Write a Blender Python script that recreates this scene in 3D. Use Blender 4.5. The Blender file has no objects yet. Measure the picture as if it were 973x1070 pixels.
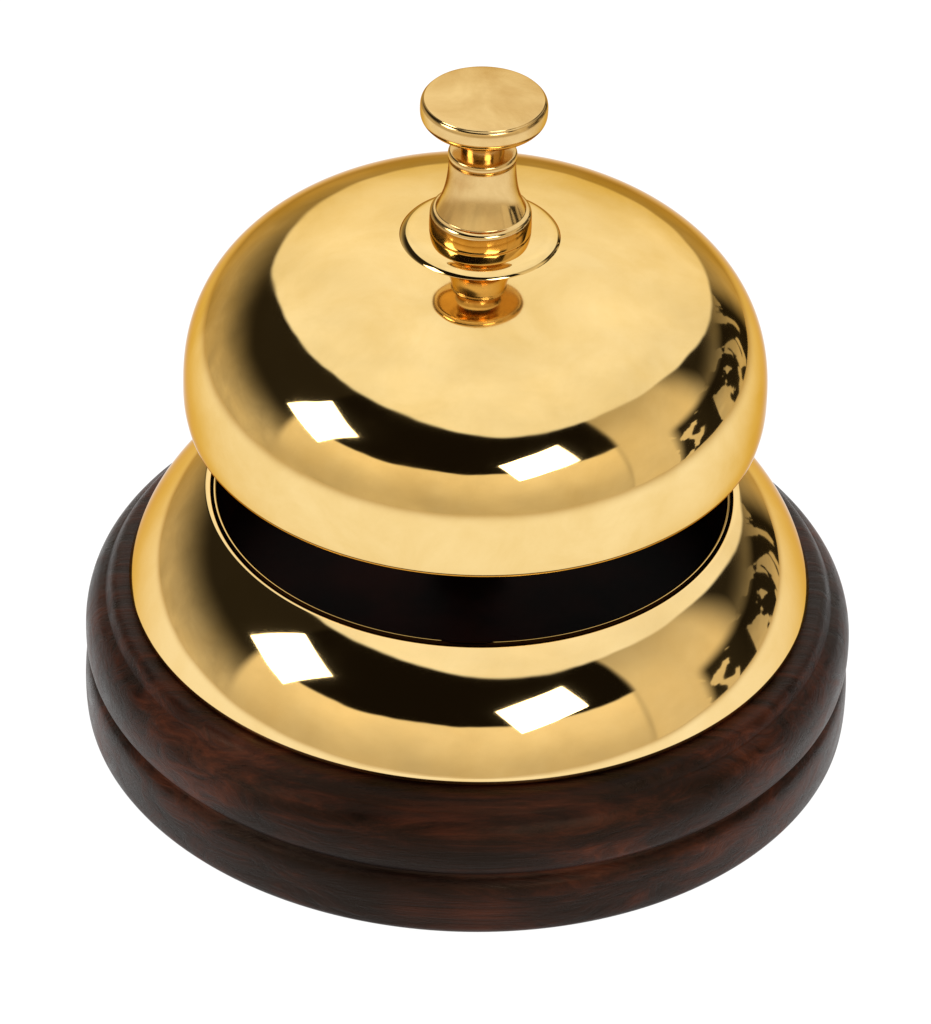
import bpy, math, bmesh
from mathutils import Vector, Matrix
S=0.01
sc=bpy.context.scene
sc.view_settings.view_transform='Standard'
sc.view_settings.look='None'
sc.view_settings.exposure=0

# ---------------- helpers ----------------
def catmull(pts,n=8):
    out=[]
    P=[pts[0]]+list(pts)+[pts[-1]]
    for i in range(1,len(P)-2):
        p0,p1,p2,p3=P[i-1],P[i],P[i+1],P[i+2]
        for k in range(n):
            t=k/n
            q=[]
            for c in range(2):
                q.append(0.5*((2*p1[c])+(-p0[c]+p2[c])*t+(2*p0[c]-5*p1[c]+4*p2[c]-p3[c])*t*t+(-p0[c]+3*p1[c]-3*p2[c]+p3[c])*t*t*t))
            out.append((max(q[0],0.0),q[1]))
    out.append(pts[-1])
    return out
def lathe(name,prof,mat,parent=None,seg=256,sharp=40):
    bm=bmesh.new()
    rings=[]
    for (r,z) in prof:
        if r<1e-5:
            rings.append([bm.verts.new((0,0,z*S))])
        else:
            rings.append([bm.verts.new((r*S*math.cos(2*math.pi*i/seg),r*S*math.sin(2*math.pi*i/seg),z*S)) for i in range(seg)])
    for a,b in zip(rings[:-1],rings[1:]):
        for i in range(seg):
            j=(i+1)%seg
            if len(a)==1 and len(b)==1: continue
            if len(a)==1: bm.faces.new((a[0],b[i],b[j]))
            elif len(b)==1: bm.faces.new((a[i],b[0],a[j]))
            else: bm.faces.new((a[i],b[i],b[j],a[j]))
    bmesh.ops.recalc_face_normals(bm,faces=bm.faces)
    me=bpy.data.meshes.new(name)
    bm.to_mesh(me); bm.free()
    me.shade_smooth()
    me.set_sharp_from_angle(angle=math.radians(sharp))
    ob=bpy.data.objects.new(name,me)
    sc.collection.objects.link(ob)
    me.materials.append(mat)
    if parent: ob.parent=parent
    return ob
def newmat(name):
    m=bpy.data.materials.new(name); m.use_nodes=True
    nt=m.node_tree
    return m,nt,nt.nodes['Principled BSDF']
def ramp(nt,fac,stops):
    r=nt.nodes.new('ShaderNodeValToRGB')
    el=r.color_ramp.elements
    while len(el)>1: el.remove(el[-1])
    el[0].position=stops[0][0]; el[0].color=(*stops[0][1],1)
    for p,c in stops[1:]:
        e=el.new(p); e.color=(*c,1)
    nt.links.new(fac,r.inputs[0])
    return r.outputs[0]
def noise(nt,vec,scale,detail=4,rough=.5,dist=0):
    n=nt.nodes.new('ShaderNodeTexNoise')
    n.inputs['Scale'].default_value=scale; n.inputs['Detail'].default_value=detail
    n.inputs['Roughness'].default_value=rough; n.inputs['Distortion'].default_value=dist
    nt.links.new(vec,n.inputs['Vector'])
    return n.outputs['Fac']
def mapping(nt,vec,sc3,rot=(0,0,0)):
    m=nt.nodes.new('ShaderNodeMapping'); m.inputs['Scale'].default_value=sc3; m.inputs['Rotation'].default_value=rot
    nt.links.new(vec,m.inputs['Vector']); return m.outputs[0]

# ---------------- materials ----------------
def brass(name,col_a,col_b,r0,r1,bump=0.02,edge=(.70,.47,.21)):
    m,nt,b=newmat(name)
    tc=nt.nodes.new('ShaderNodeTexCoord').outputs['Object']
    n1=noise(nt,tc,90,6,.6,.4)
    n2=noise(nt,tc,35,3)
    c=ramp(nt,n1,[(.35,col_a),(.7,col_b)])
    nt.links.new(c,b.inputs['Base Color'])
    r=ramp(nt,n1,[(.35,(r0,)*3),(.72,(r1,)*3)])
    nt.links.new(r,b.inputs['Roughness'])
    b.inputs['Metallic'].default_value=1
    b.inputs['Specular Tint'].default_value=(*edge,1)
    bp=nt.nodes.new('ShaderNodeBump'); bp.inputs['Strength'].default_value=bump; bp.inputs['Distance'].default_value=.01
    nt.links.new(n2,bp.inputs['Height']); nt.links.new(bp.outputs[0],b.inputs['Normal'])
    return m
M_bell=brass('polished_brass',(.88,.65,.29),(.80,.56,.215),.03,.085,.022)
M_ring=brass('polished_brass_skirt',(.89,.665,.315),(.84,.60,.255),.03,.06,.012)
M_knob=brass('worn_brass',(.82,.59,.265),(.58,.36,.13),.08,.25,.08)
M_in,nt,b=newmat('interior_painted_shade')
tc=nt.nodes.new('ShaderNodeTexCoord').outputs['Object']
nt.links.new(ramp(nt,noise(nt,tc,60),[(.35,(.003,.001,.0007)),(.7,(.022,.004,.002))]),b.inputs['Base Color'])  # shade in the gap under the bell, painted as near-black colour
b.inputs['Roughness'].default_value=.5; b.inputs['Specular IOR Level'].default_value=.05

M_wood,nt,b=newmat('dark_mahogany')
tc=nt.nodes.new('ShaderNodeTexCoord').outputs['Object']
g1=noise(nt,mapping(nt,tc,(14,190,320),(0,0,.15)),1.0,8,.75,.8)
g2=noise(nt,mapping(nt,tc,(32,32,50)),1.2,3,.5,.3)
mx=nt.nodes.new('ShaderNodeMath'); mx.operation='MULTIPLY_ADD'; mx.inputs[1].default_value=.6
nt.links.new(g1,mx.inputs[0])
m2=nt.nodes.new('ShaderNodeMath'); m2.operation='MULTIPLY'; m2.inputs[1].default_value=.4
nt.links.new(g2,m2.inputs[0]); nt.links.new(m2.outputs[0],mx.inputs[2])
c=ramp(nt,mx.outputs[0],[(.42,(.003,.0010,.0008)),(.49,(.010,.0027,.0015)),(.56,(.031,.0070,.003)),(.67,(.085,.020,.008))])
nt.links.new(c,b.inputs['Base Color'])
nt.links.new(ramp(nt,g1,[(.3,(.22,)*3),(.7,(.42,)*3)]),b.inputs['Roughness'])
b.inputs['Specular IOR Level'].default_value=.16
b.inputs['Specular Tint'].default_value=(1,.70,.5,1)
bp=nt.nodes.new('ShaderNodeBump'); bp.inputs['Strength'].default_value=.5; bp.inputs['Distance'].default_value=.0006
nt.links.new(g1,bp.inputs['Height']); nt.links.new(bp.outputs[0],b.inputs['Normal'])

# ---------------- ground: white surface with added glow, no contact shadow ----------------
M_g,nt,b=newmat('white_glow_ground')
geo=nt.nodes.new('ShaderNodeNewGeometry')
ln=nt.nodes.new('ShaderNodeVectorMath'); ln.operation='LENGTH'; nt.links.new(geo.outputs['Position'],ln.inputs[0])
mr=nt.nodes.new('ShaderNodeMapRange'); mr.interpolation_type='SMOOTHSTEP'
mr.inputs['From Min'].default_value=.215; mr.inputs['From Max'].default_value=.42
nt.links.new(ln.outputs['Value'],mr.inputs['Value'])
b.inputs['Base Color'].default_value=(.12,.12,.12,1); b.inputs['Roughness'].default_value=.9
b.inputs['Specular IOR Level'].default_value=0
nt.links.new(ramp(nt,mr.outputs[0],[(0,(.99,.99,.99)),(1,(.56,.46,.31))]),b.inputs['Emission Color'])  # added glow dims and warms outwards, for the reflections in the brass
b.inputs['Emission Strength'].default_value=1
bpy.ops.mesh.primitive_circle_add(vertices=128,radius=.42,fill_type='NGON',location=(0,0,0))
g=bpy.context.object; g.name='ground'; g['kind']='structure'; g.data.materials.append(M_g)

# ---------------- bell ----------------
root=bpy.data.objects.new('service_bell',None); sc.collection.objects.link(root)
root.empty_display_size=.02
root['label']='polished brass counter service bell on a round dark wooden base'
root['category']='desk bell'

wood=[(0,.02),(5.2,.02),(5.34,.03),(5.43,.09),(5.46,.2),(5.47,.45),(5.46,.72),(5.43,.86),(5.38,.92),(5.33,.96),(5.31,1.0),
      (5.33,1.04),(5.39,1.08),(5.445,1.16),(5.46,1.32),(5.45,1.52),(5.40,1.70),(5.31,1.84),(5.22,1.91),(5.17,1.94),(5.145,2.0),(5.08,2.09),(4.98,2.14),(4.8,2.15),(0,2.15)]
w=lathe('wooden_base',catmull(wood[1:-1],4)+[(0,2.15)],M_wood,root,sharp=50)
# brass skirt : curvature integrated along the arc
sk=[(4.78,2.155),(4.815,2.17),(4.835,2.20),(4.84,2.24)]
r,z=4.838,2.27
Ln=1.86; NS=80
sk.append((r,z))
e0,e1=16.5,57
for i in range(NS):
    t=(i+.5)/NS
    e=math.radians(e0+(e1-e0)*t**1.04)
    r-=math.sin(e)*Ln/NS; z+=math.cos(e)*Ln/NS
    sk.append((r,z))
e=math.radians(e1); st=.024
for i in range(8):
    e+=math.radians(11)
    r-=math.sin(e)*st; z+=math.cos(e)*st
    sk.append((r,z))
rl,zl=r,z
sk+= [(rl-.001,zl-.1),(rl-.001,2.4)]
lathe('brass_skirt',sk,M_ring,root,sharp=75)
M_dk=brass('brass_painted_shade',(.05,.025,.01),(.03,.012,.005),.3,.5,edge=(.1,.06,.03))  # same brass, colour darkened to stand for shade inside the bell
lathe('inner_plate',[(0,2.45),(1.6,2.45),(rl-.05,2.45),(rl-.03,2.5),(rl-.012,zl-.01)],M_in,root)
a,bb,n,z0=4.07,2.49,2.4,5.52
dome=[]
N=110
for i in range(N+1):
    t=math.pi/2*i/N
    dome.append((a*math.sin(t)**(2/n) if i else 0, z0+bb*max(math.cos(t),0)**(2/n)))
dome+= [(4.07,5.42),(4.06,5.28),(4.04,5.18),(4.03,5.13),(4.01,5.10),(3.97,5.095),(3.94,5.11)]
inner=[]
for i in range(0,41):
    t=math.pi/2*(1-i/40)
    inner.append((3.93*math.sin(t)**(2/n) if i<40 else 0, z0-.02+(bb-.15)*max(math.cos(t),0)**(2/n)))
lathe('bell_dome',dome,M_bell,root,seg=320,sharp=60)
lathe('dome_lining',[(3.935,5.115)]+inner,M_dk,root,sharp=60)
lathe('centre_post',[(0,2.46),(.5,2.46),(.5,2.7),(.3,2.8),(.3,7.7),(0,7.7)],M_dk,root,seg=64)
lathe('washer',catmull([(0.3,8.10),(.62,8.095),(.80,8.085),(.96,8.06),(1.05,8.02),(1.10,7.975),(1.115,7.93),(1.105,7.87)],6),M_bell,root,seg=128,sharp=60)
pl=bpy.data.objects.new('plunger',None); sc.collection.objects.link(pl); pl.parent=root; pl.empty_display_size=.01
lathe('collar',catmull([(.61,8.07),(.67,8.075),(.70,8.10),(.705,8.16),(.70,8.33),(.685,8.38),(.65,8.41),(.62,8.42),(.605,8.45),(.565,8.55),(.53,8.65),(.505,8.75),(.487,8.85),(.472,8.97),(.462,9.10),(.457,9.22),(.472,9.25),(.472,9.32),(.44,9.36),(.34,9.37),(.2,9.37)],5),M_knob,pl,seg=96,sharp=50)
lathe('stem',catmull([(.30,9.3),(.30,9.5),(.33,9.66),(.38,9.76),(.44,9.82)],5),M_knob,pl,seg=96)
lathe('button',catmull([(.2,9.80),(.5,9.81),(.76,9.83),(.83,9.87),(.865,9.94),(.87,10.05),(.86,10.12),(.83,10.16),(.77,10.18),(.4,10.19),(0,10.195)],6),M_knob,pl,seg=128,sharp=60)

# ---------------- world : procedural studio surroundings ----------------
wd=bpy.data.worlds.new('World'); sc.world=wd; wd.use_nodes=True
nt=wd.node_tree; N_=nt.nodes; L=nt.links
bg=N_['Background']
tc=N_.new('ShaderNodeTexCoord').outputs['Generated']
def math_(op,a,b=None,c=None,clamp=False):
    m=N_.new('ShaderNodeMath'); m.operation=op; m.use_clamp=clamp
    for i,v in enumerate((a,b,c)):
        if v is None: continue
        if isinstance(v,(int,float)): m.inputs[i].default_value=v
        else: L.new(v,m.inputs[i])
    return m.outputs[0]
def sstep(v,a,b,to0=0,to1=1):
    m=N_.new('ShaderNodeMapRange'); m.interpolation_type='SMOOTHSTEP'
    L.new(v,m.inputs['Value'])
    if a>b: a,b,to0,to1=b,a,to1,to0
    m.inputs['From Min'].default_value=a; m.inputs['From Max'].default_value=b
    m.inputs['To Min'].default_value=to0; m.inputs['To Max'].default_value=to1
    return m.outputs[0]
nv=N_.new('ShaderNodeVectorMath'); nv.operation='NORMALIZE'; L.new(tc,nv.inputs[0]); d=nv.outputs[0]
sp=N_.new('ShaderNodeSeparateXYZ'); L.new(d,sp.inputs[0])
x,y,z=sp.outputs
deg=180/math.pi
el=math_('MULTIPLY',math_('ARCSINE',z),deg)
az=math_('MULTIPLY',math_('ARCTAN2',x,math_('MULTIPLY',y,-1)),deg)
def dotc(v):
    m=N_.new('ShaderNodeVectorMath'); m.operation='DOT_PRODUCT'; L.new(d,m.inputs[0]); m.inputs[1].default_value=Vector(v).normalized(); return m.outputs['Value']
ang=math_('MULTIPLY',math_('ARCCOSINE',dotc((.08,.47,.88))),deg)
xs=math_('SUBTRACT',x,.1)
ang=math_('ADD',ang,math_('MULTIPLY',math_('MULTIPLY',xs,xs),34))
nz=noise(nt,d,2.2,3)
nz2=noise(nt,d,5,3,.6,.6)
nzf=noise(nt,mapping(nt,d,(1,1,.7)),3.3,3,.5,1.8)
angn=math_('ADD',ang,math_('MULTIPLY_ADD',nz,6,-3))
cap=sstep(angn,62.5,60)
elw=math_('ADD',el,math_('MULTIPLY_ADD',nz,5,-2.5))
front=math_('MULTIPLY',sstep(az,-80,-76),sstep(az,62,58))
low_front=math_('MULTIPLY',sstep(elw,27,25.5),sstep(el,-5,26,.70,1.05))
low_side=math_('MULTIPLY',sstep(elw,26,-6),math_('MULTIPLY_ADD',nz2,.6,.70))
right=math_('MULTIPLY',math_('MULTIPLY',sstep(az,58,62),sstep(az,114,94)),sstep(elw,75,20,.35,.85))
lowf=math_('MULTIPLY_ADD',low_front,1.0,.0)
lows=math_('MAXIMUM',math_('MULTIPLY_ADD',low_side,.64,.015),right)
mixv=math_('ADD',math_('MULTIPLY',front,lowf),math_('MULTIPLY',math_('SUBTRACT',1,front),lows))
mixv=math_('MULTIPLY',mixv,math_('MULTIPLY_ADD',nz,.5,.72))
cl=math_('MULTIPLY',math_('MULTIPLY',sstep(az,80,86),sstep(az,150,140)),sstep(el,18,11))
cl=math_('MULTIPLY',cl,sstep(nzf,.45,.475))
mixv=math_('MULTIPLY',mixv,math_('SUBTRACT',1,math_('MULTIPLY',cl,.98)))
capv=math_('MULTIPLY',cap,math_('MULTIPLY_ADD',nz,.44,.88))
def scl(col,v):
    m=N_.new('ShaderNodeVectorMath'); m.operation='SCALE'; m.inputs[0].default_value=col; L.new(v,m.inputs['Scale']); return m.outputs[0]
c1=scl((1,.985,.95),capv)
c2=scl((1,.87,.64),math_('MULTIPLY',math_('SUBTRACT',1,cap),mixv))
ad=N_.new('ShaderNodeVectorMath'); ad.operation='ADD'; L.new(c1,ad.inputs[0]); L.new(c2,ad.inputs[1])
ad2=N_.new('ShaderNodeVectorMath'); ad2.operation='ADD'; L.new(ad.outputs[0],ad2.inputs[0]); ad2.inputs[1].default_value=(.008,.006,.004)
L.new(ad2.outputs[0],bg.inputs['Color']); bg.inputs['Strength'].default_value=1

# ---------------- lamps ----------------
def lamp(name,azd,eld,dist,w,h,rad,roll,col=(1,.98,.95)):
    l=bpy.data.lights.new(name,'AREA'); l.shape='RECTANGLE'; l.size=w; l.size_y=h
    l.energy=rad*math.pi*w*h; l.color=col
    o=bpy.data.objects.new(name,l); sc.collection.objects.link(o)
    A=math.radians(azd); E=math.radians(eld)
    dv=Vector((math.sin(A)*math.cos(E),-math.cos(A)*math.cos(E),math.sin(E)))
    q=dv.to_track_quat('Z','Y').to_matrix().to_4x4()
    o.matrix_world=Matrix.Translation(dv*dist+Vector((0,0,.05)))@q@Matrix.Rotation(math.radians(roll),4,'Z')
    return o
lamp('key_softbox',27,31,1.1,.46,.31,7,20)
lamp('side_softbox',-68,32.5,1.1,.42,.40,7,-25)

# ---------------- camera ----------------
cam=bpy.data.cameras.new('camera'); co=bpy.data.objects.new('camera',cam); sc.collection.objects.link(co)
cam.sensor_fit='VERTICAL'; cam.sensor_height=24; cam.lens=24*6500/1070
cam.clip_start=.01; cam.clip_end=100
P=math.radians(36); D=.88
T=Vector((-.0008,0,.0327))
dv=Vector((0,-math.cos(P),math.sin(P)))
q=dv.to_track_quat('Z','Y').to_matrix().to_4x4()
co.matrix_world=Matrix.Translation(T+dv*D)@q@Matrix.Rotation(math.radians(1.8),4,'Z')
sc.camera=co
